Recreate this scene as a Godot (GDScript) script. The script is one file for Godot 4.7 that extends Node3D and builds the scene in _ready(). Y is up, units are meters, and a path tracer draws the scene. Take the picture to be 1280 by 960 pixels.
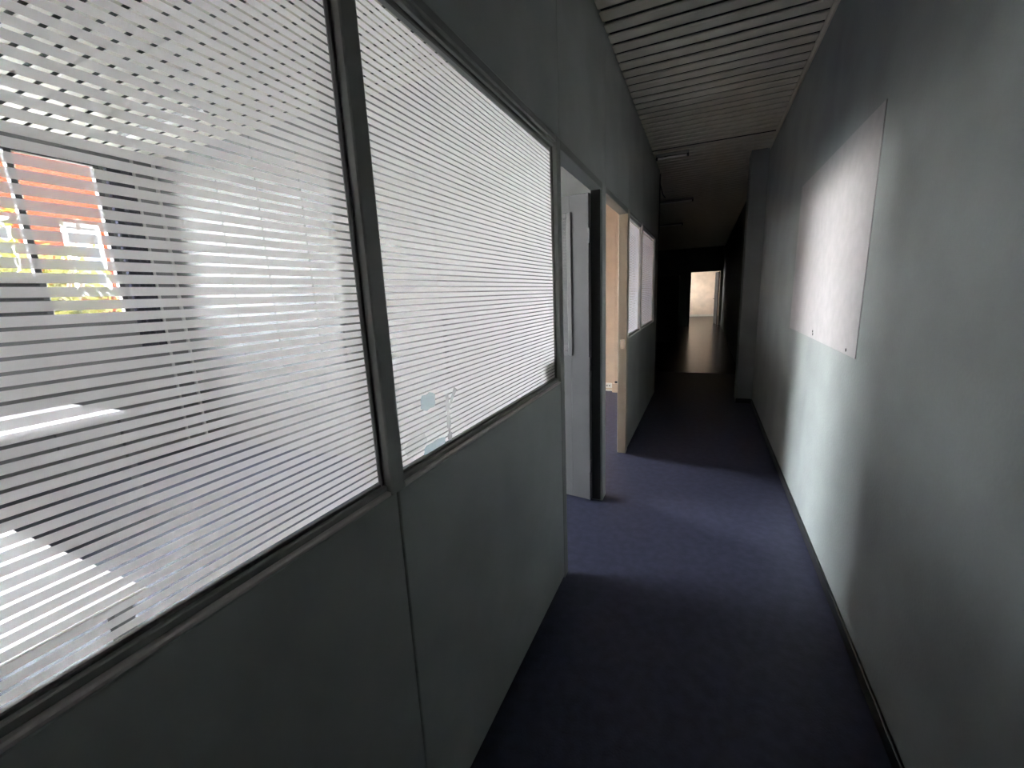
extends Node3D
# A dim office corridor: a glazed partition on the left, a painted wall on the right, daylight from the offices.
# Units are metres; the corridor runs along -z and the eye is 1.5 m above the floor.

const XL := -0.625     # corridor face of the partition
const XI := -0.695     # office face of the partition
const XR := 0.612      # face of the right wall
const YC := 3.04       # underside of the ceiling slats
const XW := -5.43      # inner face of the outer window wall
const SILL := 1.094
const HEAD := 2.135
const PITCH := 0.01487
const ZDIV := -2.94    # rear wall of the first office
const ZEND := -6.42    # end of the partition
const ZFAR := -19.0    # wall with the far doorway

var M := {}
var names := {}

# ------------------------------------------------------------------ helpers
func stl() -> SurfaceTool:
	var st := SurfaceTool.new()
	st.begin(Mesh.PRIMITIVE_TRIANGLES)
	st.set_smooth_group(-1)
	return st

func tri(st: SurfaceTool, a: Vector3, b: Vector3, c: Vector3, out: Vector3) -> void:
	if (b - a).cross(c - a).dot(out) > 0.0:
		var t := b
		b = c
		c = t
	for v in [a, b, c]:
		st.set_uv(Vector2(v.x + v.z, v.y))
		st.add_vertex(v)

func quad(st: SurfaceTool, a: Vector3, b: Vector3, c: Vector3, d: Vector3, out: Vector3) -> void:
	tri(st, a, b, c, out)
	tri(st, a, c, d, out)

# a box from corner to corner, its edges cut by c
func bx(st: SurfaceTool, p: Vector3, q: Vector3, c := 0.0) -> void:
	var lo := Vector3(minf(p.x, q.x), minf(p.y, q.y), minf(p.z, q.z))
	var hi := Vector3(maxf(p.x, q.x), maxf(p.y, q.y), maxf(p.z, q.z))
	var m := (lo + hi) / 2.0
	var h := (hi - lo) / 2.0
	c = minf(c, minf(h.x, minf(h.y, h.z)) * 0.9)
	for ax in 3:
		var u := (ax + 1) % 3
		var v := (ax + 2) % 3
		for s in [-1.0, 1.0]:
			var pts := []
			for k in [[-1, -1], [1, -1], [1, 1], [-1, 1]]:
				var w := Vector3.ZERO
				w[ax] = s * h[ax]
				w[u] = k[0] * (h[u] - c)
				w[v] = k[1] * (h[v] - c)
				pts.append(m + w)
			var n := Vector3.ZERO
			n[ax] = s
			quad(st, pts[0], pts[1], pts[2], pts[3], n)
			if c <= 0.0:
				continue
			for t in [-1.0, 1.0]:   # the cut edge between faces ax and u
				var e := []
				for k in [[0, -1], [0, 1], [1, 1], [1, -1]]:
					var w := Vector3.ZERO
					w[ax] = s * (h[ax] - (c if k[0] == 1 else 0.0))
					w[u] = t * (h[u] - (0.0 if k[0] == 1 else c))
					w[v] = k[1] * (h[v] - c)
					e.append(m + w)
				var nn := Vector3.ZERO
				nn[ax] = s
				nn[u] = t
				quad(st, e[0], e[1], e[2], e[3], nn)
	if c > 0.0:
		for sx in [-1.0, 1.0]:
			for sy in [-1.0, 1.0]:
				for sz in [-1.0, 1.0]:
					var s := Vector3(sx, sy, sz)
					tri(st, m + s * Vector3(h.x, h.y - c, h.z - c), m + s * Vector3(h.x - c, h.y, h.z - c), m + s * Vector3(h.x - c, h.y - c, h.z), s)

# a round bar along a path
func rod(st: SurfaceTool, path: Array, r: float, sides := 8) -> void:
	for i in path.size() - 1:
		var a: Vector3 = path[i]
		var b: Vector3 = path[i + 1]
		var d := (b - a).normalized()
		var u := d.cross(Vector3.UP if absf(d.y) < 0.9 else Vector3.RIGHT).normalized()
		var v := d.cross(u)
		for k in sides:
			var t0 := TAU * k / sides
			var t1 := TAU * (k + 1) / sides
			var n0 := u * cos(t0) + v * sin(t0)
			var n1 := u * cos(t1) + v * sin(t1)
			quad(st, a + n0 * r, a + n1 * r, b + n1 * r, b + n0 * r, n0 + n1)
			if i == 0:
				tri(st, a, a + n0 * r, a + n1 * r, -d)
			if i == path.size() - 2:
				tri(st, b, b + n0 * r, b + n1 * r, d)

func done(st: SurfaceTool) -> ArrayMesh:
	st.generate_normals()
	return st.commit()

func box_mesh(p: Vector3, q: Vector3, c := 0.0) -> ArrayMesh:
	var st := stl()
	bx(st, p, q, c)
	return done(st)

func numbered(n: String) -> String:
	if not names.has(n):
		names[n] = 0
		return n
	names[n] += 1
	return "%s_%03d" % [n, names[n]]

func put(called: String, mesh: Mesh, mat: Material, parent: Node = self, at := Vector3.ZERO) -> MeshInstance3D:
	var o := MeshInstance3D.new()
	o.name = numbered(called) if parent == self else called
	o.mesh = mesh
	o.material_override = mat
	o.position = at
	o.cast_shadow = GeometryInstance3D.SHADOW_CASTING_SETTING_ON
	parent.add_child(o, true)
	return o

func put_box(called: String, p: Vector3, q: Vector3, mat: Material, parent: Node = self, c := 0.0) -> MeshInstance3D:
	return put(called, box_mesh(p, q, c), mat, parent)

func tag(o: Node, label: String, category: String, group := "", kind := "") -> void:
	o.set_meta("label", label)
	if kind != "structure":
		o.set_meta("category", category)
	if group:
		o.set_meta("group", group)
	if kind:
		o.set_meta("kind", kind)

func thing(called: String, label: String, category: String, at := Vector3.ZERO, turn := 0.0, group := "", kind := "") -> Node3D:
	var o := Node3D.new()
	o.name = numbered(called)
	o.position = at
	o.rotation.y = turn
	add_child(o, true)
	tag(o, label, category, group, kind)
	return o

func structure(called: String, label: String, at := Vector3.ZERO) -> Node3D:
	return thing(called, label, "", at, 0.0, "", "structure")

# ------------------------------------------------------------------ materials
func noise_tex(seed_no: int, freq: float, lo: float, hi: float, octaves := 4, bump := 0.0) -> NoiseTexture2D:
	var n := FastNoiseLite.new()
	n.seed = seed_no
	n.noise_type = FastNoiseLite.TYPE_SIMPLEX_SMOOTH
	n.frequency = freq
	n.fractal_octaves = octaves
	var t := NoiseTexture2D.new()
	t.width = 512
	t.height = 512
	t.seamless = true
	t.noise = n
	if bump > 0.0:
		t.as_normal_map = true
		t.bump_strength = bump
	else:
		var g := Gradient.new()
		g.set_color(0, Color(lo, lo, lo))
		g.set_color(1, Color(hi, hi, hi))
		t.color_ramp = g
	return t

func mat(called: String, c: Color, rough := 0.6, metal := 0.0, spec := 0.5) -> StandardMaterial3D:
	var m := StandardMaterial3D.new()
	m.resource_name = called
	m.albedo_color = c.linear_to_srgb()
	m.roughness = rough
	m.metallic = metal
	m.metallic_specular = spec
	M[called] = m
	return m

func worn(m: StandardMaterial3D, tex: Texture2D, scale: float, normal: Texture2D = null, depth := 0.3) -> void:
	m.albedo_texture = tex
	m.uv1_triplanar = true
	m.uv1_world_triplanar = true
	m.uv1_scale = Vector3.ONE * scale
	if normal:
		m.normal_enabled = true
		m.normal_texture = normal
		m.normal_scale = depth

func make_materials() -> void:
	var mottle := noise_tex(3, 0.006, 0.88, 1.0, 5)
	var smudge := noise_tex(11, 0.012, 0.93, 1.0, 5)
	var speck := noise_tex(21, 0.03, 0.80, 1.0, 6)
	var peel := noise_tex(5, 0.22, 0, 1, 2, 2.0)
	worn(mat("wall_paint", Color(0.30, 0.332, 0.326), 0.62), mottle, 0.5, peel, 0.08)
	worn(mat("panel_laminate", Color(0.45, 0.485, 0.465), 0.5), mottle, 0.45, peel, 0.03)
	worn(mat("board_white", Color(0.41, 0.398, 0.403), 0.55), smudge, 1.4, peel, 0.05)
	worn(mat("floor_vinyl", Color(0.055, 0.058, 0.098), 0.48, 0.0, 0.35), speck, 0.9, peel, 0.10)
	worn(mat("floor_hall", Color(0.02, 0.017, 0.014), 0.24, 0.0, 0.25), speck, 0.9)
	worn(mat("ceiling_slat", Color(0.73, 0.70, 0.60), 0.45), smudge, 0.8)
	mat("plenum", Color(0.03, 0.03, 0.028), 0.9)
	worn(mat("cream_wall", Color(0.68, 0.54, 0.415), 0.7), mottle, 0.5, peel, 0.06)
	worn(mat("office_wall", Color(0.27, 0.27, 0.265), 0.7), mottle, 0.5, peel, 0.06)
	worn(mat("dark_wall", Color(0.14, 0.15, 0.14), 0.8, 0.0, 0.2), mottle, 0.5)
	mat("dark_wood", Color(0.04, 0.036, 0.033), 0.6)
	mat("dark_lacquer", Color(0.02, 0.015, 0.012), 0.45)
	mat("hall_slat", Color(0.5, 0.47, 0.40), 0.6)
	mat("brown_door", Color(0.05, 0.042, 0.036), 0.8, 0.0, 0.2)
	mat("frame_grey", Color(0.25, 0.26, 0.245), 0.45)
	mat("frame_light", Color(0.62, 0.59, 0.57), 0.4)
	mat("gasket", Color(0.012, 0.012, 0.012), 0.7)
	mat("bead_grey", Color(0.07, 0.07, 0.066), 0.5)
	mat("skirting", Color(0.012, 0.013, 0.015), 0.45)
	worn(mat("door_paint", Color(0.17, 0.17, 0.172), 0.5), mottle, 0.6, peel, 0.08)
	mat("door_trim", Color(0.19, 0.19, 0.19), 0.45)
	mat("window_frame", Color(0.04, 0.04, 0.042), 0.5)
	mat("lamp_grey", Color(0.30, 0.30, 0.29), 0.4)
	mat("beige_jamb", Color(0.50, 0.46, 0.39), 0.5)
	mat("blind", Color(0.19, 0.195, 0.20), 0.45)
	mat("chrome", Color(0.7, 0.7, 0.7), 0.25, 1.0)
	mat("white_metal", Color(0.82, 0.82, 0.80), 0.4)
	mat("white_plastic", Color(0.80, 0.79, 0.76), 0.45)
	mat("dark_metal", Color(0.03, 0.03, 0.032), 0.45)
	mat("desk_top", Color(0.82, 0.77, 0.77), 0.35)
	mat("desk_leg", Color(0.25, 0.25, 0.26), 0.4, 0.5)
	mat("navy_cloth", Color(0.035, 0.035, 0.06), 0.9)
	mat("box_grey", Color(0.16, 0.16, 0.16), 0.6)
	mat("screw_hole", Color(0.02, 0.02, 0.02), 0.8)
	mat("tape", Color(0.95, 0.94, 0.92), 0.7)
	mat("sticker_blue", Color(0.55, 0.83, 0.92), 0.6)
	mat("sticker_green", Color(0.75, 0.92, 0.78), 0.6)
	worn(mat("brick", Color(0.060, 0.0105, 0.003), 0.9, 0.0, 0.06), speck, 1.2)
	mat("render_white", Color(0.80, 0.78, 0.72), 0.8)
	mat("outside_glass", Color(0.05, 0.06, 0.07), 0.1)
	mat("leaf", Color(0.05, 0.044, 0.006), 0.7, 0.0, 0.1)
	M.leaf.backlight_enabled = true
	M.leaf.backlight = Color(0.2, 0.2, 0.05)
	mat("bark", Color(0.10, 0.07, 0.05), 0.9)
	worn(mat("ground", Color(0.30, 0.30, 0.29), 0.9), speck, 0.3)
	for k in ["tape", "sticker_blue", "sticker_green"]:
		M[k].albedo_color.a = {"tape": 0.3, "sticker_blue": 0.36, "sticker_green": 0.18}[k]
		M[k].transparency = BaseMaterial3D.TRANSPARENCY_ALPHA
		M[k].backlight_enabled = true
		M[k].backlight = M[k].albedo_color
		M[k].cull_mode = BaseMaterial3D.CULL_DISABLED
	var g := mat("clear_glass", Color(0.93, 0.96, 0.95), 0.0)
	g.albedo_color.a = 0.04
	g.transparency = BaseMaterial3D.TRANSPARENCY_ALPHA
	var f := mat("frosted_film", Color(0.90, 0.89, 0.87), 0.6, 0.0, 0.3)
	f.albedo_color.a = 0.91
	f.transparency = BaseMaterial3D.TRANSPARENCY_ALPHA
	f.backlight_enabled = true
	f.backlight = Color(1, 1, 1)
	f.cull_mode = BaseMaterial3D.CULL_DISABLED
	var p := f.duplicate() as StandardMaterial3D   # the denser film of the two farther panes
	p.resource_name = "dense_film"
	p.albedo_color = Color(0.85, 0.85, 0.88, 0.95)
	p.backlight = Color(0.77, 0.78, 0.82)
	M.dense_film = p

# ------------------------------------------------------------------ the partition
# one pane of glass between z0 (nearer) and z1 (farther) with beads round it and frosted stripes on it
func partition_window(called: String, label: String, z0: float, z1: float, single: bool) -> Node3D:
	var w := structure(called, label, Vector3(-0.655, SILL, (z0 + z1) / 2.0))
	var half := (z0 - z1) / 2.0
	var tall := HEAD - SILL
	put_box("glass_pane", Vector3(-0.003, 0.0, -half), Vector3(0.003, tall, half), M.clear_glass, w)
	var bead: Material = M.white_metal if single else M.bead_grey
	for s in [-1.0, 1.0]:   # beads at the two sides, below and above
		put_box("glazing_bead", Vector3(0.003, 0.0, s * half), Vector3(0.014, tall, s * (half - 0.006)), bead, w, 0.002)
	put_box("glazing_bead", Vector3(0.003, 0.0, -half + 0.01), Vector3(0.014, 0.008, half - 0.01), bead, w, 0.002)
	put_box("glazing_bead", Vector3(0.003, tall - 0.008, -half + 0.01), Vector3(0.014, tall, half - 0.01), bead, w, 0.002)
	var n := int(floor((tall - 0.02) / PITCH))
	var sh := stl()
	film_strip(sh, 0.0, half - 0.007)
	var stripe := done(sh)
	if not single:
		for i in n:
			put("frosted_stripe", stripe, M.frosted_film, w, Vector3(0, 0.010 + i * PITCH, 0))
	else:
		var st := stl()
		for i in n:
			film_strip(st, 0.010 + i * PITCH, half - 0.007)
		put("frosted_stripes", done(st), M.dense_film, w).set_meta("kind", "stuff")
	return w

# one strip of the adhesive film that lies on the corridor face of the glass
func film_strip(st: SurfaceTool, y: float, half: float) -> void:
	quad(st, Vector3(0.0033, y, -half), Vector3(0.0033, y, half), Vector3(0.0033, y + PITCH * 0.735, half), Vector3(0.0033, y + PITCH * 0.735, -half), Vector3(1, 0, 0))

# rails below and above a pane, part of the partition
func rails(w: Node3D, z0: float, z1: float) -> void:
	put_box("sill_rail", Vector3(XL + 0.003, SILL - 0.022, z0), Vector3(-0.672, SILL - 0.012, z1), M.frame_light, w, 0.003)
	put_box("sill_bead", Vector3(XL - 0.008, SILL - 0.013, z0), Vector3(-0.648, SILL + 0.001, z1), M.frame_grey, w, 0.002)
	put_box("head_rail", Vector3(XL + 0.003, HEAD + 0.012, z0), Vector3(-0.672, HEAD + 0.040, z1), M.frame_grey, w, 0.003)
	put_box("head_bead", Vector3(XL - 0.006, HEAD - 0.002, z0), Vector3(-0.672, HEAD + 0.013, z1), M.frame_grey, w, 0.002)

func panel(w: Node3D, y0: float, y1: float, z0: float, z1: float) -> void:
	put_box("panel", Vector3(XL, y0, z0 - 0.003), Vector3(XI, y1, z1 + 0.003), M.panel_laminate, w, 0.0025)

func post(w: Node3D, z0: float, z1: float, y0: float, y1: float, m: Material = null) -> void:
	put_box("post", Vector3(XL + 0.004, y0, z0), Vector3(XI - 0.004, y1, z1), m if m else M.frame_grey, w, 0.003)

func build_partition() -> void:
	var w := structure("wall_left", "grey panelled partition with glazed upper bays along the left of the corridor")
	var sill_y := SILL - 0.023
	var head_y := HEAD + 0.040
	# a dark core inside the panel joints
	put_box("core", Vector3(-0.650, 0.0, 2.95), Vector3(-0.672, sill_y - 0.01, -1.94), M.gasket, w)
	put_box("core", Vector3(-0.650, head_y + 0.01, 2.95), Vector3(-0.672, YC + 0.1, ZEND + 0.1), M.gasket, w)
	put_box("core", Vector3(-0.650, 0.0, -3.99), Vector3(-0.672, sill_y - 0.01, ZEND + 0.1), M.gasket, w)
	for b in [[3.0, 1.785], [1.785, 0.535], [0.535, -0.710], [-0.710, -1.985]]:
		panel(w, 0.012, sill_y, b[0], b[1])
	for b in [[3.0, 1.785], [1.785, 0.535], [0.535, -0.710], [-0.710, -1.985], [-1.985, -2.95], [-2.95, -3.93], [-3.93, ZEND]]:
		panel(w, head_y, YC + 0.1, b[0], b[1])
	panel(w, 0.012, sill_y, -3.95, ZEND)
	for b in [[1.760, 0.560], [0.510, -0.687], [-0.734, -1.937], [-3.955, -4.74], [-4.83, -6.05]]:
		rails(w, b[0], b[1])
	panel(w, sill_y, head_y, 3.0, 1.81)
	post(w, 1.810, 1.760, sill_y, head_y)
	post(w, 0.560, 0.510, sill_y, head_y)
	post(w, -0.687, -0.734, sill_y, head_y)
	post(w, -1.937, -1.992, 0.0, head_y, M.frame_grey)
	put_box("door_head_rail", Vector3(XL + 0.004, HEAD, -1.992), Vector3(XI - 0.004, head_y, -2.862), M.frame_grey, w, 0.003)
	post(w, -2.862, -2.972, 0.0, head_y, M.panel_laminate)
	put_box("door_head_rail", Vector3(XL + 0.002, HEAD, -2.972), Vector3(XI - 0.004, head_y, -3.860), M.frame_grey, w, 0.003)
	post(w, -3.860, -3.955, 0.0, head_y, M.beige_jamb)
	post(w, -4.740, -4.830, sill_y, head_y, M.frame_light)
	post(w, -6.050, ZEND, sill_y, head_y, M.panel_laminate)
	put_box("door_seal", Vector3(XL - 0.010, 0.01, -2.862), Vector3(XI, HEAD, -2.852), M.gasket, w, 0.001)
	put_box("strike_plate", Vector3(XL - 0.015, 0.99, -3.860), Vector3(XL - 0.050, 1.08, -3.855), M.chrome, w, 0.001)
	partition_window("window_1", "large striped glass pane filling the near left of the view", 0.510, -0.687, false)
	partition_window("window_2", "striped glass pane between the grey post and the first door", -0.734, -1.937, false)
	partition_window("window_3", "narrow frosted striped pane just past the second doorway", -3.955, -4.740, true)
	partition_window("window_4", "last frosted striped pane at the dark end of the partition", -4.830, -6.050, true)
	partition_window("window_5", "striped glass pane behind the viewer's shoulder", 1.760, 0.560, true)

# the first office door, swung into the room
func build_door() -> void:
	var d := structure("door_1", "grey door standing open into the office, with a small blind-covered light", Vector3(-0.700, 0.0, -2.842))
	d.rotation.y = deg_to_rad(-10.0)   # the leaf runs along -x from its hinges
	var lw := 0.84
	var lh := 2.120
	var g0 := -0.135
	var g1 := -0.72
	var y0 := 1.085
	var y1 := 2.005
	var st := stl()
	bx(st, Vector3(0, 0.012, -0.018), Vector3(g0, lh, 0.018), 0.002)
	bx(st, Vector3(g1, 0.012, -0.018), Vector3(-lw, lh, 0.018), 0.002)
	bx(st, Vector3(g0, 0.012, -0.018), Vector3(g1, y0, 0.018))
	bx(st, Vector3(g0, y1, -0.018), Vector3(g1, lh, 0.018))
	var leaf := put("leaf", done(st), M.door_paint, d)
	var fr := stl()
	for s in [-1.0, 1.0]:
		bx(fr, Vector3(g0 + 0.012, y0 - 0.012, s * 0.016), Vector3(g0 - 0.020, y1 + 0.012, s * 0.027), 0.003)
		bx(fr, Vector3(g1 - 0.012, y0 - 0.012, s * 0.016), Vector3(g1 + 0.020, y1 + 0.012, s * 0.027), 0.003)
		bx(fr, Vector3(g0 - 0.020, y0 - 0.012, s * 0.016), Vector3(g1 + 0.020, y0 + 0.020, s * 0.027), 0.003)
		bx(fr, Vector3(g0 - 0.020, y1 - 0.020, s * 0.016), Vector3(g1 + 0.020, y1 + 0.012, s * 0.027), 0.003)
	put("vision_frame", done(fr), M.door_trim, leaf)
	put_box("vision_glass", Vector3(g0 - 0.01, y0 + 0.01, 0.010), Vector3(g1 + 0.01, y1 - 0.01, 0.013), M.clear_glass, leaf)
	var bl := stl()
	for i in 44:
		var y := y0 + 0.024 + i * 0.0202
		quad(bl, Vector3(g0 - 0.02, y, 0.006), Vector3(g1 + 0.02, y, 0.006), Vector3(g1 + 0.02, y + 0.018, -0.006), Vector3(g0 - 0.02, y + 0.018, -0.006), Vector3(0, 0.5, 1))
	var b := put("blind_slats", done(bl), M.blind, leaf)
	b.set_meta("kind", "stuff")
	for y in [0.28, 1.02, 1.86]:
		var h := stl()
		rod(h, [Vector3(0.008, y - 0.045, 0.020), Vector3(0.008, y + 0.045, 0.020)], 0.008, 10)
		bx(h, Vector3(0.006, y - 0.045, 0.014), Vector3(-0.003, y + 0.045, -0.014), 0.001)
		put("hinge", done(h), M.dark_metal, leaf)
	var k := stl()
	rod(k, [Vector3(-0.775, 1.02, 0.018), Vector3(-0.775, 1.02, 0.065), Vector3(-0.66, 1.02, 0.065)], 0.009, 10)
	bx(k, Vector3(-0.800, 0.93, 0.017), Vector3(-0.750, 1.10, 0.024), 0.002)
	put("door_handle", done(k), M.chrome, leaf)

# ------------------------------------------------------------------ ceilings
func slat_mesh(x0: float, x1: float, wide := 0.091) -> ArrayMesh:
	var st := stl()
	bx(st, Vector3(x0, 0.0, -wide / 2.0), Vector3(x1, 0.014, wide / 2.0), 0.006)
	return done(st)

func slats(parent: Node3D, x0: float, x1: float, z0: float, z1: float, together := false, skip := -1) -> void:
	var mesh := slat_mesh(x0, x1)
	var n := int(floor((z0 - z1) / 0.1245))
	var st := stl()
	for i in n:
		if i == skip:
			continue
		var z := z0 - 0.06 - i * 0.1245
		if together:
			bx(st, Vector3(x0, 0.0, z - 0.046), Vector3(x1, 0.014, z + 0.046))
		else:
			put("slat", mesh, M.ceiling_slat, parent, Vector3(0, 0, z))
	if together:
		put("slats", done(st), M.ceiling_slat, parent).set_meta("kind", "stuff")

func build_ceilings() -> void:
	var c := structure("ceiling", "slatted metal ceiling of the corridor, dark gaps between its cross slats", Vector3(0, YC, 0))
	put_box("backing", Vector3(XL + 0.001, 0.05, 3.0), Vector3(XR - 0.001, 0.09, ZEND), M.plenum, c)
	slats(c, XL + 0.004, XR - 0.022, 2.98, -5.60)
	put_box("cross_seam", Vector3(XL + 0.004, -0.003, -5.481), Vector3(XR - 0.022, 0.012, -5.489), M.plenum, c)
	slats(c, XL + 0.004, XR - 0.022, -5.486, -6.4865, true)
	put_box("far_backing", Vector3(-4.2, 0.05, ZEND), Vector3(XR - 0.001, 0.09, ZFAR), M.plenum, c)
	slats(c, -4.19, XR - 0.022, -6.482, ZFAR, true)
	(c.get_child(c.get_child_count() - 1) as MeshInstance3D).material_override = M.ceiling_slat
	var t := structure("trim_1", "thin metal angle where the slatted ceiling meets the right wall", Vector3(XR, YC, 0))
	put_box("angle", Vector3(0, -0.004, 3.0), Vector3(-0.024, 0.012, ZFAR), M.ceiling_slat, t)
	put_box("upstand", Vector3(0, -0.022, 3.0), Vector3(-0.003, -0.003, ZFAR), M.ceiling_slat, t)
	var o := structure("ceiling", "pale slatted ceiling of the first office behind the striped glass", Vector3(0, YC, 0))
	put_box("backing", Vector3(XW + 0.001, 0.05, 1.6), Vector3(XI - 0.001, 0.09, ZDIV), M.plenum, o)
	slats(o, XW + 0.01, XI - 0.01, 1.58, ZDIV + 0.02)
	var r := structure("ceiling", "plain cream ceiling of the second office", Vector3(0, YC, 0))
	put_box("board", Vector3(XW + 0.001, 0.0, ZDIV - 0.08), Vector3(XI - 0.006, 0.06, ZEND), M.cream_wall, r)
	var f := structure("ceiling", "cream ceiling of the far lit room", Vector3(0, YC, 0))
	put_box("board", Vector3(-3.0, 0.0, ZFAR - 0.16), Vector3(3.0, 0.06, -25.0), M.cream_wall, f)

# ------------------------------------------------------------------ shell
func window_wall(called: String, label: String, z0: float, z1: float, holes: Array, m: Material) -> void:
	# an outer wall 0.22 thick with openings [z near, z far, sill, head]
	var w := structure(called, label)
	var st := stl()
	var z := z0
	for h in holes:
		bx(st, Vector3(XW, -0.2, z), Vector3(XW - 0.06, YC + 0.25, h[0]))
		bx(st, Vector3(XW, -0.2, h[0]), Vector3(XW - 0.06, h[2], h[1]))
		bx(st, Vector3(XW, h[3], h[0]), Vector3(XW - 0.06, YC + 0.25, h[1]))
		z = h[1]
	bx(st, Vector3(XW, -0.2, z), Vector3(XW - 0.06, YC + 0.25, z1))
	put("masonry", done(st), m, w)

func outer_window(called: String, label: String, z0: float, z1: float, y0: float, y1: float, mullions: Array) -> void:
	var w := structure(called, label, Vector3(XW - 0.03, 0, 0))
	var fw := 0.035
	put_box("frame_rail", Vector3(-0.03, y0, z0), Vector3(0.03, y0 + fw, z1), M.window_frame, w, 0.003)
	put_box("frame_rail", Vector3(-0.03, y1 - fw, z0), Vector3(0.03, y1, z1), M.window_frame, w, 0.003)
	var stops := [z0 - fw / 2.0] + mullions + [z1 + fw / 2.0]
	for s in stops:
		put_box("mullion", Vector3(-0.03, y0 + fw, s + 0.025), Vector3(0.03, y1 - fw, s - 0.025), M.window_frame, w, 0.003)
	for i in stops.size() - 1:
		put_box("pane", Vector3(-0.003, y0 + fw, stops[i] - 0.025), Vector3(0.003, y1 - fw, stops[i + 1] + 0.025), M.clear_glass, w)
	put_box("sill_board", Vector3(-0.05, y0 - 0.012, z0 + 0.03), Vector3(0.06, y0, z1 - 0.03), M.window_frame, w, 0.004)

func build_shell() -> void:
	var f := structure("floor", "dark blue vinyl floor of the corridor and offices")
	put_box("slab", Vector3(XW - 0.22, -0.2, 3.15), Vector3(XR + 0.2, 0.0, -8.2), M.floor_vinyl, f)
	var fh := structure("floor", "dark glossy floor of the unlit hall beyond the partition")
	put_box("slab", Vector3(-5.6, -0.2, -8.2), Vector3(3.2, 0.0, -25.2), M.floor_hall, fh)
	var rw := structure("wall_right", "grey painted wall along the right side of the corridor")
	put_box("plaster", Vector3(XR, 0.0, 3.15), Vector3(XR + 0.2, YC + 0.25, -6.40), M.wall_paint, rw)
	put_box("pier", Vector3(0.425, 0.0, -6.10), Vector3(XR + 0.01, YC + 0.05, -6.45), M.wall_paint, rw, 0.004)
	var b := structure("baseboard_right", "thin dark skirting along the foot of the right wall")
	put_box("board", Vector3(XR, 0.0, 3.0), Vector3(XR - 0.012, 0.062, -6.10), M.skirting, b, 0.004)
	put_box("board", Vector3(0.425, 0.0, -6.10), Vector3(XR - 0.012, 0.062, -6.088), M.skirting, b, 0.003)
	var bl := structure("baseboard_left", "shadow-dark recessed foot strip under the left partition panels")
	put_box("board", Vector3(XL - 0.006, 0.0, 3.0), Vector3(XI + 0.006, 0.013, -1.94), M.gasket, bl)
	put_box("board", Vector3(XL - 0.006, 0.0, -3.96), Vector3(XI + 0.006, 0.013, ZEND), M.gasket, bl)
	var wb := structure("wall_back", "grey wall closing the corridor and office behind the viewer")
	put_box("plaster", Vector3(XW - 0.22, 0.0, 3.0), Vector3(XR + 0.2, YC + 0.25, 3.15), M.wall_paint, wb)
	put_box("office_side", Vector3(XW, 0.0, 1.6), Vector3(XI, YC + 0.1, 1.72), M.office_wall, wb)
	# rear wall of the first office: white panels with thin joints
	var wd := structure("wall_rear", "white panelled rear wall of the first office seen through the striped glass", Vector3(0, 0, ZDIV))
	var x := XW
	for x1 in [-4.47, -3.90, -3.335, -2.77, -1.95, XI - 0.005]:
		put_box("panel", Vector3(x + 0.005, 0.0, 0.0), Vector3(x1 - 0.005, YC + 0.1, -0.035), M.office_wall, wd, 0.003)
		x = x1
	put_box("core", Vector3(XW, 0.0, -0.02), Vector3(XI, YC + 0.1, -0.06), M.frame_grey, wd)
	put_box("far_lining", Vector3(XW, 0.0, -0.045), Vector3(XI, YC + 0.1, -0.08), M.cream_wall, wd)
	# second office
	var we := structure("wall_end", "cream end wall of the second office, seen through the second doorway")
	put_box("plaster", Vector3(XW, 0.0, ZEND), Vector3(XI + 0.01, YC + 0.1, ZEND - 0.12), M.cream_wall, we)
	put_box("corner_pipe_boxing", Vector3(-1.20, 0.0, ZEND), Vector3(-1.125, YC, ZEND + 0.05), M.cream_wall, we, 0.004)
	put_box("hall_facing", Vector3(-4.4, 0.0, ZEND - 0.11), Vector3(XL, YC + 0.1, ZEND - 0.15), M.dark_wall, we)
	put_box("skirting", Vector3(XW, 0.0, ZEND), Vector3(-1.20, 0.025, ZEND + 0.014), M.frame_light, we, 0.003)
	window_wall("wall_outer", "outer wall of the offices, opposite the glazed partition", 3.15, ZEND - 0.12,
		[[-0.35, -2.45, 1.47, 2.93], [-3.95, -5.75, 1.15, 2.93]], M.office_wall)
	outer_window("window_6", "bright office window with orange and green outside, seen through striped glass", -0.35, -2.45, 1.47, 2.93, [-0.80, -1.32, -1.845])
	outer_window("window_7", "daylit window of the second office", -3.95, -5.75, 1.15, 2.93, [-4.6, -5.27])
	# roof slab over the offices and the hall
	var rf := structure("roof", "concrete roof slab above the ceilings")
	put_box("slab", Vector3(-5.65, YC + 0.10, 3.15), Vector3(3.2, YC + 0.35, -25.2), M.render_white, rf)
	# unlit hall
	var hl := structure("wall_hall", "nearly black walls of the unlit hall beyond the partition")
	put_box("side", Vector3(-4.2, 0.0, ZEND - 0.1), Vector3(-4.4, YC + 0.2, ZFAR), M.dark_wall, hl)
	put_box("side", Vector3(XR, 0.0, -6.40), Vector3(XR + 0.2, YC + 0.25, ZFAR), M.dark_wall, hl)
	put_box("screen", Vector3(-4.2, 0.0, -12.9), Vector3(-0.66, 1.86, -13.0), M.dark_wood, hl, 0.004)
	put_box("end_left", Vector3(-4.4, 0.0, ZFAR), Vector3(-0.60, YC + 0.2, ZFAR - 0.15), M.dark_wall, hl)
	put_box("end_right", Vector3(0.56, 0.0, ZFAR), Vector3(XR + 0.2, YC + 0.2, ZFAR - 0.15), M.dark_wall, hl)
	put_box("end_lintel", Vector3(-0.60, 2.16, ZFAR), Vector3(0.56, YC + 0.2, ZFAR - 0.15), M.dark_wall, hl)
	var d2 := structure("door_2", "distant lit doorway at the dark end of the corridor", Vector3(0, 0, ZFAR))
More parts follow.
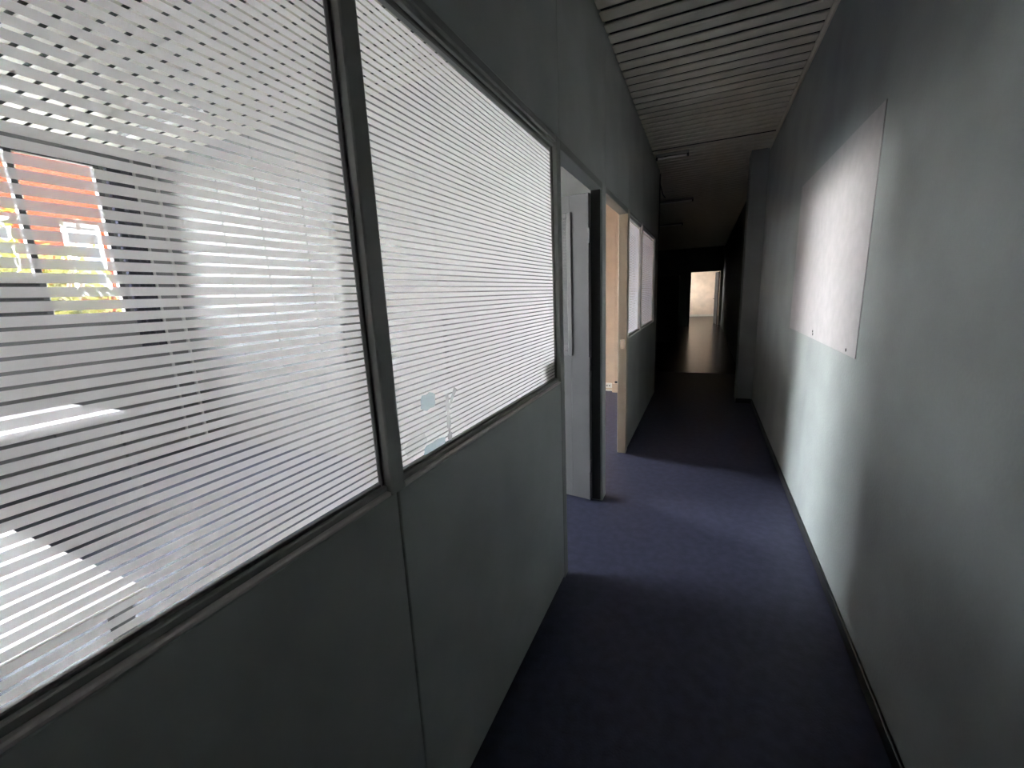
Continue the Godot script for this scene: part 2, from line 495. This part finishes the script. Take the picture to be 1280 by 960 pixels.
	for s in [[-0.60, -0.55], [0.51, 0.56]]:
		put_box("jamb", Vector3(s[0], 0.0, 0.02), Vector3(s[1], 2.16, -0.17), M.dark_wood, d2, 0.004)
	put_box("head", Vector3(-0.60, 2.11, 0.02), Vector3(0.56, 2.16, -0.17), M.dark_wood, d2, 0.004)
	var lf := put_box("leaf", Vector3(0.0, 0.01, 0.0), Vector3(-0.04, 2.09, -1.0), M.brown_door, d2, 0.003)
	lf.position = Vector3(0.50, 0, -0.17)
	lf.rotation.y = deg_to_rad(6.0)
	put_box("door_handle", Vector3(-0.04, 1.0, -0.88), Vector3(-0.09, 1.03, -0.94), M.dark_metal, lf, 0.004)
	# far lit room
	var fr := structure("wall_far", "warm cream wall of the far lit room framed by the distant doorway")
	put_box("plaster", Vector3(-3.0, 0.0, -24.9), Vector3(3.0, YC + 0.1, -25.1), M.cream_wall, fr)
	put_box("side", Vector3(3.0, 0.0, ZFAR - 0.15), Vector3(3.2, YC + 0.2, -25.1), M.cream_wall, fr)
	put_box("front", Vector3(XR + 0.2, 0.0, ZFAR - 0.05), Vector3(3.2, YC + 0.2, ZFAR - 0.15), M.cream_wall, fr)
	put_box("skirting", Vector3(-3.0, 0.0, -24.9), Vector3(3.0, 0.10, -24.88), M.beige_jamb, fr, 0.003)
	var fs := stl()
	bx(fs, Vector3(-3.0, 0.0, ZFAR - 0.15), Vector3(-3.2, 1.3, -25.1))
	bx(fs, Vector3(-3.0, 2.85, ZFAR - 0.15), Vector3(-3.2, YC + 0.2, -25.1))
	bx(fs, Vector3(-3.0, 1.3, ZFAR - 0.15), Vector3(-3.2, 2.85, -22.6))
	bx(fs, Vector3(-3.0, 1.3, -24.2), Vector3(-3.2, 2.85, -25.1))
	put("window_side", done(fs), M.cream_wall, fr)

# ------------------------------------------------------------------ things
func tube_light(label: String, at: Vector3, long: float) -> void:
	var t := thing("fluorescent_batten", label, "light fixture", at, 0.0, "fluorescent battens on the ceilings")
	put_box("housing", Vector3(-long / 2.0, 0.0, -0.035), Vector3(long / 2.0, -0.030, 0.035), M.lamp_grey, t, 0.006)
	var st := stl()
	rod(st, [Vector3(-long / 2.0 + 0.02, -0.044, 0.0), Vector3(long / 2.0 - 0.02, -0.044, 0.0)], 0.013, 12)
	put("tube", done(st), M.white_plastic, t)
	for s in [-1.0, 1.0]:
		put_box("lamp_holder", Vector3(s * long / 2.0, -0.025, -0.018), Vector3(s * (long / 2.0 - 0.022), -0.060, 0.018), M.dark_metal, t, 0.003)

func desk(label: String, lo: Vector2, hi: Vector2) -> void:
	var c := (lo + hi) / 2.0
	var h := (hi - lo) / 2.0
	var t := thing("desk", label, "desk", Vector3(c.x, 0, c.y), 0.0, "white desks in the first office")
	put_box("desk_top", Vector3(-h.x, 0.712, -h.y), Vector3(h.x, 0.74, h.y), M.desk_top, t, 0.004)
	for sx in [-1.0, 1.0]:
		for sz in [-1.0, 1.0]:
			put_box("leg", Vector3(sx * (h.x - 0.03), 0.0, sz * (h.y - 0.03)), Vector3(sx * (h.x - 0.075), 0.713, sz * (h.y - 0.075)), M.desk_leg, t, 0.003)
	put_box("modesty_panel", Vector3(-h.x + 0.08, 0.30, h.y - 0.07), Vector3(h.x - 0.08, 0.70, h.y - 0.085), M.desk_leg, t)

func sticker(label: String, m: Material, y0: float, y1: float, z0: float, z1: float) -> void:
	var st := stl()
	var ring := []
	for k in 14:   # torn outline
		var a := TAU * k / 14.0
		var c := Vector2(cos(a), sin(a))
		var q := 1.0 / pow(pow(absf(c.x), 5.0) + pow(absf(c.y), 5.0), 0.2) * (0.92 + 0.08 * sin(k * 2.7 + z0 * 40.0))
		ring.append(Vector3(-0.6511, (y0 + y1) / 2.0 + c.y * q * (y1 - y0) / 2.0, (z0 + z1) / 2.0 + c.x * q * (z0 - z1) / 2.0))
	for k in 14:
		tri(st, Vector3(-0.6511, (y0 + y1) / 2.0, (z0 + z1) / 2.0), ring[k], ring[(k + 1) % 14], Vector3(1, 0, 0))
	tag(put("sticker", done(st), m), label, "sticker", "stickers on the second striped pane")

func build_things() -> void:
	var wb := thing("wall_board", "white wall board on the right wall, scuffed along its top", "board", Vector3(XR, 1.165, -3.08))
	put_box("face", Vector3(-0.004, 0.0, 0.805), Vector3(0.0, 1.02, -0.805), M.board_white, wb, 0.002)
	for p in [[0.028, -0.02], [0.045, -0.03], [0.022, 0.665]]:
		var st := stl()
		rod(st, [Vector3(-0.0038, p[0], p[1]), Vector3(-0.0052, p[0], p[1])], 0.008, 10)
		put("screw_hole", done(st), M.screw_hole, wb)
	put_box("peeling_corner", Vector3(-0.005, -0.012, -0.79), Vector3(-0.002, 0.008, -0.81), M.board_white, wb, 0.002)
	tube_light("nearer fluorescent batten on the corridor ceiling beside the left partition", Vector3(-0.42, YC, -5.66), 0.36)
	tube_light("second fluorescent batten on the dark ceiling past the partition end", Vector3(-0.56, YC, -8.50), 0.60)
	tube_light("farthest and faintest fluorescent batten on the dark hall ceiling", Vector3(-0.86, YC, -11.45), 0.60)
	tube_light("white fluorescent batten on the office ceiling, seen through the striped glass", Vector3(-4.15, YC, -2.36), 1.22)
	var cb := stl()
	rod(cb, [Vector3(-0.66, YC, -6.3), Vector3(-0.655, YC - 0.07, -6.75), Vector3(-0.66, YC - 0.12, -7.3), Vector3(-0.70, YC - 0.02, -8.0), Vector3(-0.70, YC, -8.2)], 0.008, 6)
	tag(put("hanging_cable", done(cb), M.dark_metal), "dark cable drooping from the ceiling between the battens past the partition", "cable")
	desk("white desk close behind the big striped pane, brightly lit", Vector2(-2.95, -0.53), Vector2(-1.40, 0.20))
	desk("white desk under the bright office window", Vector2(-5.35, -1.70), Vector2(-4.06, -0.35))
	# navy drape beside the window and white conduits
	var dr := stl()
	var n := 26
	for i in n:
		var z0 := -2.47 - 0.23 * i / n
		var z1 := -2.47 - 0.23 * (i + 1) / n
		var a0 := XW + 0.045 + 0.02 * sin(i * TAU / 6.5)
		var a1 := XW + 0.045 + 0.02 * sin((i + 1) * TAU / 6.5)
		quad(dr, Vector3(a0, 1.12, z0), Vector3(a1, 1.12, z1), Vector3(a1, 2.90, z1), Vector3(a0, 2.90, z0), Vector3(1, 0, 0))
		quad(dr, Vector3(a0 - 0.004, 1.12, z0), Vector3(a1 - 0.004, 1.12, z1), Vector3(a1 - 0.004, 2.90, z1), Vector3(a0 - 0.004, 2.90, z0), Vector3(-1, 0, 0))
	tag(put("drape", done(dr), M.navy_cloth), "dark navy drape hanging beside the office window", "curtain")
	var cd := thing("wall_conduit", "thin white conduit up the wall next to the navy drape", "conduit", Vector3(XW + 0.012, 0, -2.73), 0.0, "white conduits on the office walls")
	put_box("tube", Vector3(-0.012, 0.0, -0.012), Vector3(0.012, YC, 0.012), M.white_plastic, cd, 0.003)
	var ce := thing("wall_conduit", "thin white conduit in the far corner of the first office", "conduit", Vector3(XW + 0.018, 0, ZDIV + 0.018), 0.0, "white conduits on the office walls")
	put_box("tube", Vector3(-0.018, 0.0, -0.016), Vector3(0.012, YC, 0.012), M.white_plastic, ce, 0.003)
	var ac := thing("window_box", "dark grey box standing in the lower corner of the bright office window", "box", Vector3(XW + 0.06, 1.47, -1.57))
	put_box("body", Vector3(-0.055, 0.0, -0.25), Vector3(0.12, 0.36, 0.40), M.box_grey, ac, 0.01)
	for i in 7:
		put_box("vent_slat", Vector3(0.118, 0.05 + i * 0.04, -0.20), Vector3(0.126, 0.068 + i * 0.04, 0.35), M.dark_metal, ac, 0.002)
	# dark pulls on the rear wall
	for p in [[-2.99, "dark vertical pull on the office rear wall, seen through the near pane"], [-1.895, "dark vertical pull on the office rear wall, seen through the second pane"]]:
		var k := thing("pull_handle", p[1], "handle", Vector3(p[0], 1.14, ZDIV), 0.0, "dark pulls on the office rear wall")
		put_box("grip", Vector3(-0.016, -0.24, 0.035), Vector3(0.016, 0.24, 0.055), M.dark_metal, k, 0.004)
		for y in [-0.19, 0.19]:
			put_box("standoff", Vector3(-0.012, y - 0.02, 0.0), Vector3(0.012, y + 0.02, 0.036), M.dark_metal, k, 0.002)
	# bits stuck on the second pane (office side of the glass)
	sticker("pale blue torn sticker high on the second striped pane", M.sticker_blue, 1.215, 1.262, -0.855, -0.925)
	sticker("pale blue sticker low at the sill of the second striped pane", M.sticker_blue, 1.096, 1.126, -0.85, -0.96)
	sticker("faint green sticker next to the grey post on the second pane", M.sticker_green, 1.122, 1.160, -0.775, -0.875)
	var tp := stl()
	for i in 9:   # ragged strip
		var wz := 0.009 + 0.003 * sin(i * 2.3)
		var y0 := 1.090 + i * 0.0165
		quad(tp, Vector3(-0.6512, y0, -0.980 - wz), Vector3(-0.6512, y0 + 0.0165, -0.980 - wz), Vector3(-0.6512, y0 + 0.0165, -0.980 + wz), Vector3(-0.6512, y0, -0.980 + wz), Vector3(1, 0, 0))
	quad(tp, Vector3(-0.6512, 1.205, -0.985), Vector3(-0.6512, 1.250, -1.02), Vector3(-0.6512, 1.240, -1.035), Vector3(-0.6512, 1.20, -0.995), Vector3(1, 0, 0))
	tag(put("tape_strip", done(tp), M.tape), "ragged upright strip of whitish tape on the second pane", "tape")
	var db := thing("ledge_box", "small dark box behind the lower far corner of the second pane, by the door post", "box", Vector3(-0.698, SILL - 0.023, -1.87))
	put_box("body", Vector3(-0.022, 0.0, -0.065), Vector3(0.022, 0.105, 0.065), M.dark_metal, db, 0.004)
	put_box("lid", Vector3(-0.024, 0.105, -0.067), Vector3(0.024, 0.115, 0.067), M.dark_metal, db, 0.003)
	# socket and floor box in the second office
	var so := thing("wall_socket", "small white socket low on the cream wall past the second doorway", "socket", Vector3(-1.30, 0.085, ZEND))
	put_box("plate", Vector3(-0.055, -0.04, 0.0), Vector3(0.055, 0.04, 0.016), M.white_plastic, so, 0.004)
	for s in [-1.0, 1.0]:
		put_box("outlet", Vector3(s * 0.008, -0.012, 0.015), Vector3(s * 0.030, 0.012, 0.0175), M.frame_grey, so, 0.001)
	var jb := thing("junction_box", "cream box at the foot of the pipe boxing in the second office", "junction box", Vector3(-1.15, 0.0, ZEND + 0.05))
	put_box("body", Vector3(-0.075, 0.0, 0.0), Vector3(0.09, 0.14, 0.05), M.cream_wall, jb, 0.004)
	put_box("knob", Vector3(-0.04, 0.142, 0.012), Vector3(0.0, 0.172, 0.04), M.dark_metal, jb, 0.006)

# ------------------------------------------------------------------ outside
func build_outside() -> void:
	put_box("ground", Vector3(-60, -0.5, 40), Vector3(-5.65, -0.21, -60), M.ground).set_meta("kind", "structure")
	var b := thing("brick_building", "orange brick building across the yard, seen through the office window", "building", Vector3(-10.0, -0.21, -3.9))
	put_box("wall", Vector3(-9.0, 0.0, -0.70), Vector3(0.0, 4.7, 1.5), M.brick, b)
	for y in [0.8, 3.0]:
		put_box("floor_band", Vector3(-0.1, y + 0.95, -0.70), Vector3(0.04, y + 1.07, 1.5), M.brick, b, 0.01)
		for k in 2:
			var z := -0.15 + k * 1.1
			var f := stl()
			bx(f, Vector3(-0.05, y - 0.9, z - 0.25), Vector3(0.05, y + 0.20, z - 0.20))
			bx(f, Vector3(-0.05, y - 0.9, z + 0.20), Vector3(0.05, y + 0.20, z + 0.25))
			bx(f, Vector3(-0.05, y - 0.97, z - 0.28), Vector3(0.08, y - 0.9, z + 0.28))
			bx(f, Vector3(-0.05, y + 0.20, z - 0.25), Vector3(0.05, y + 0.26, z + 0.25))
			var w := put("window", done(f), M.render_white, b)
			put_box("pane", Vector3(-0.02, y - 0.9, z - 0.20), Vector3(0.012, y + 0.20, z + 0.20), M.outside_glass, w)
	put_box("parapet", Vector3(-9.1, 4.7, -0.8), Vector3(0.12, 4.9, 1.6), M.render_white, b, 0.02)
	var rng := RandomNumberGenerator.new()
	rng.seed = 77
	var t := thing("tree", "yellow-green tree in the yard in front of the brick building", "tree", Vector3(-8.0, -1.35, -2.45))
	var tr := stl()
	rod(tr, [Vector3(0, 0, 0), Vector3(0.05, 1.4, 0.03), Vector3(-0.04, 2.6, 0.1)], 0.10, 9)
	for k in 9:
		var a := TAU * k / 9.0
		var p := Vector3(0, 1.5 + k * 0.13, 0.05)
		rod(tr, [p, p + Vector3(cos(a) * 0.6, 0.6, sin(a) * 0.6), p + Vector3(cos(a) * 0.9, 1.5, sin(a) * 0.9)], 0.025, 6)
	put("trunk", done(tr), M.bark, t)
	var lv := stl()
	for i in 2600:
		var d := Vector3(rng.randfn(), rng.randfn() * 0.9, rng.randfn()) * 0.42 + Vector3(0, 2.95, 0)
		var u := Vector3(rng.randfn(), rng.randfn(), rng.randfn()).normalized() * 0.075
		var v := u.cross(Vector3(rng.randfn(), rng.randfn(), rng.randfn()).normalized()) * 0.6
		quad(lv, d - u, d + v, d + u, d - v, u.cross(v))
	put("foliage", done(lv), M.leaf, t).set_meta("kind", "stuff")

# ------------------------------------------------------------------
func _ready() -> void:
	var cam := Camera3D.new()
	cam.name = "camera"
	cam.fov = 84.448
	cam.near = 0.02
	cam.far = 200.0
	cam.keep_aspect = Camera3D.KEEP_HEIGHT
	cam.transform = Transform3D(Basis(Vector3(0.91232, -0.04332, -0.40718), Vector3(-0.04434, 0.97809, -0.20341), Vector3(0.40707, 0.20363, 0.89041)).orthonormalized(), Vector3(0, 1.5, 0))
	add_child(cam)
	cam.current = true
	var env := Environment.new()
	env.background_mode = Environment.BG_SKY
	var sky := Sky.new()
	var sm := ProceduralSkyMaterial.new()
	sm.sky_top_color = Color(0.94, 0.97, 1.0)
	sm.sky_horizon_color = Color(1.0, 0.98, 0.96)
	sm.ground_bottom_color = Color(0.4, 0.4, 0.38)
	sm.ground_horizon_color = Color(0.8, 0.8, 0.78)
	sky.sky_material = sm
	env.sky = sky
	env.tonemap_mode = Environment.TONE_MAPPER_LINEAR
	env.tonemap_exposure = 88.0
	env.sdfgi_enabled = true
	env.ssao_enabled = true
	env.ssil_enabled = true
	var we := WorldEnvironment.new()
	we.name = "world"
	we.environment = env
	add_child(we)
	make_materials()
	build_shell()
	build_ceilings()
	build_partition()
	build_door()
	build_things()
	build_outside()
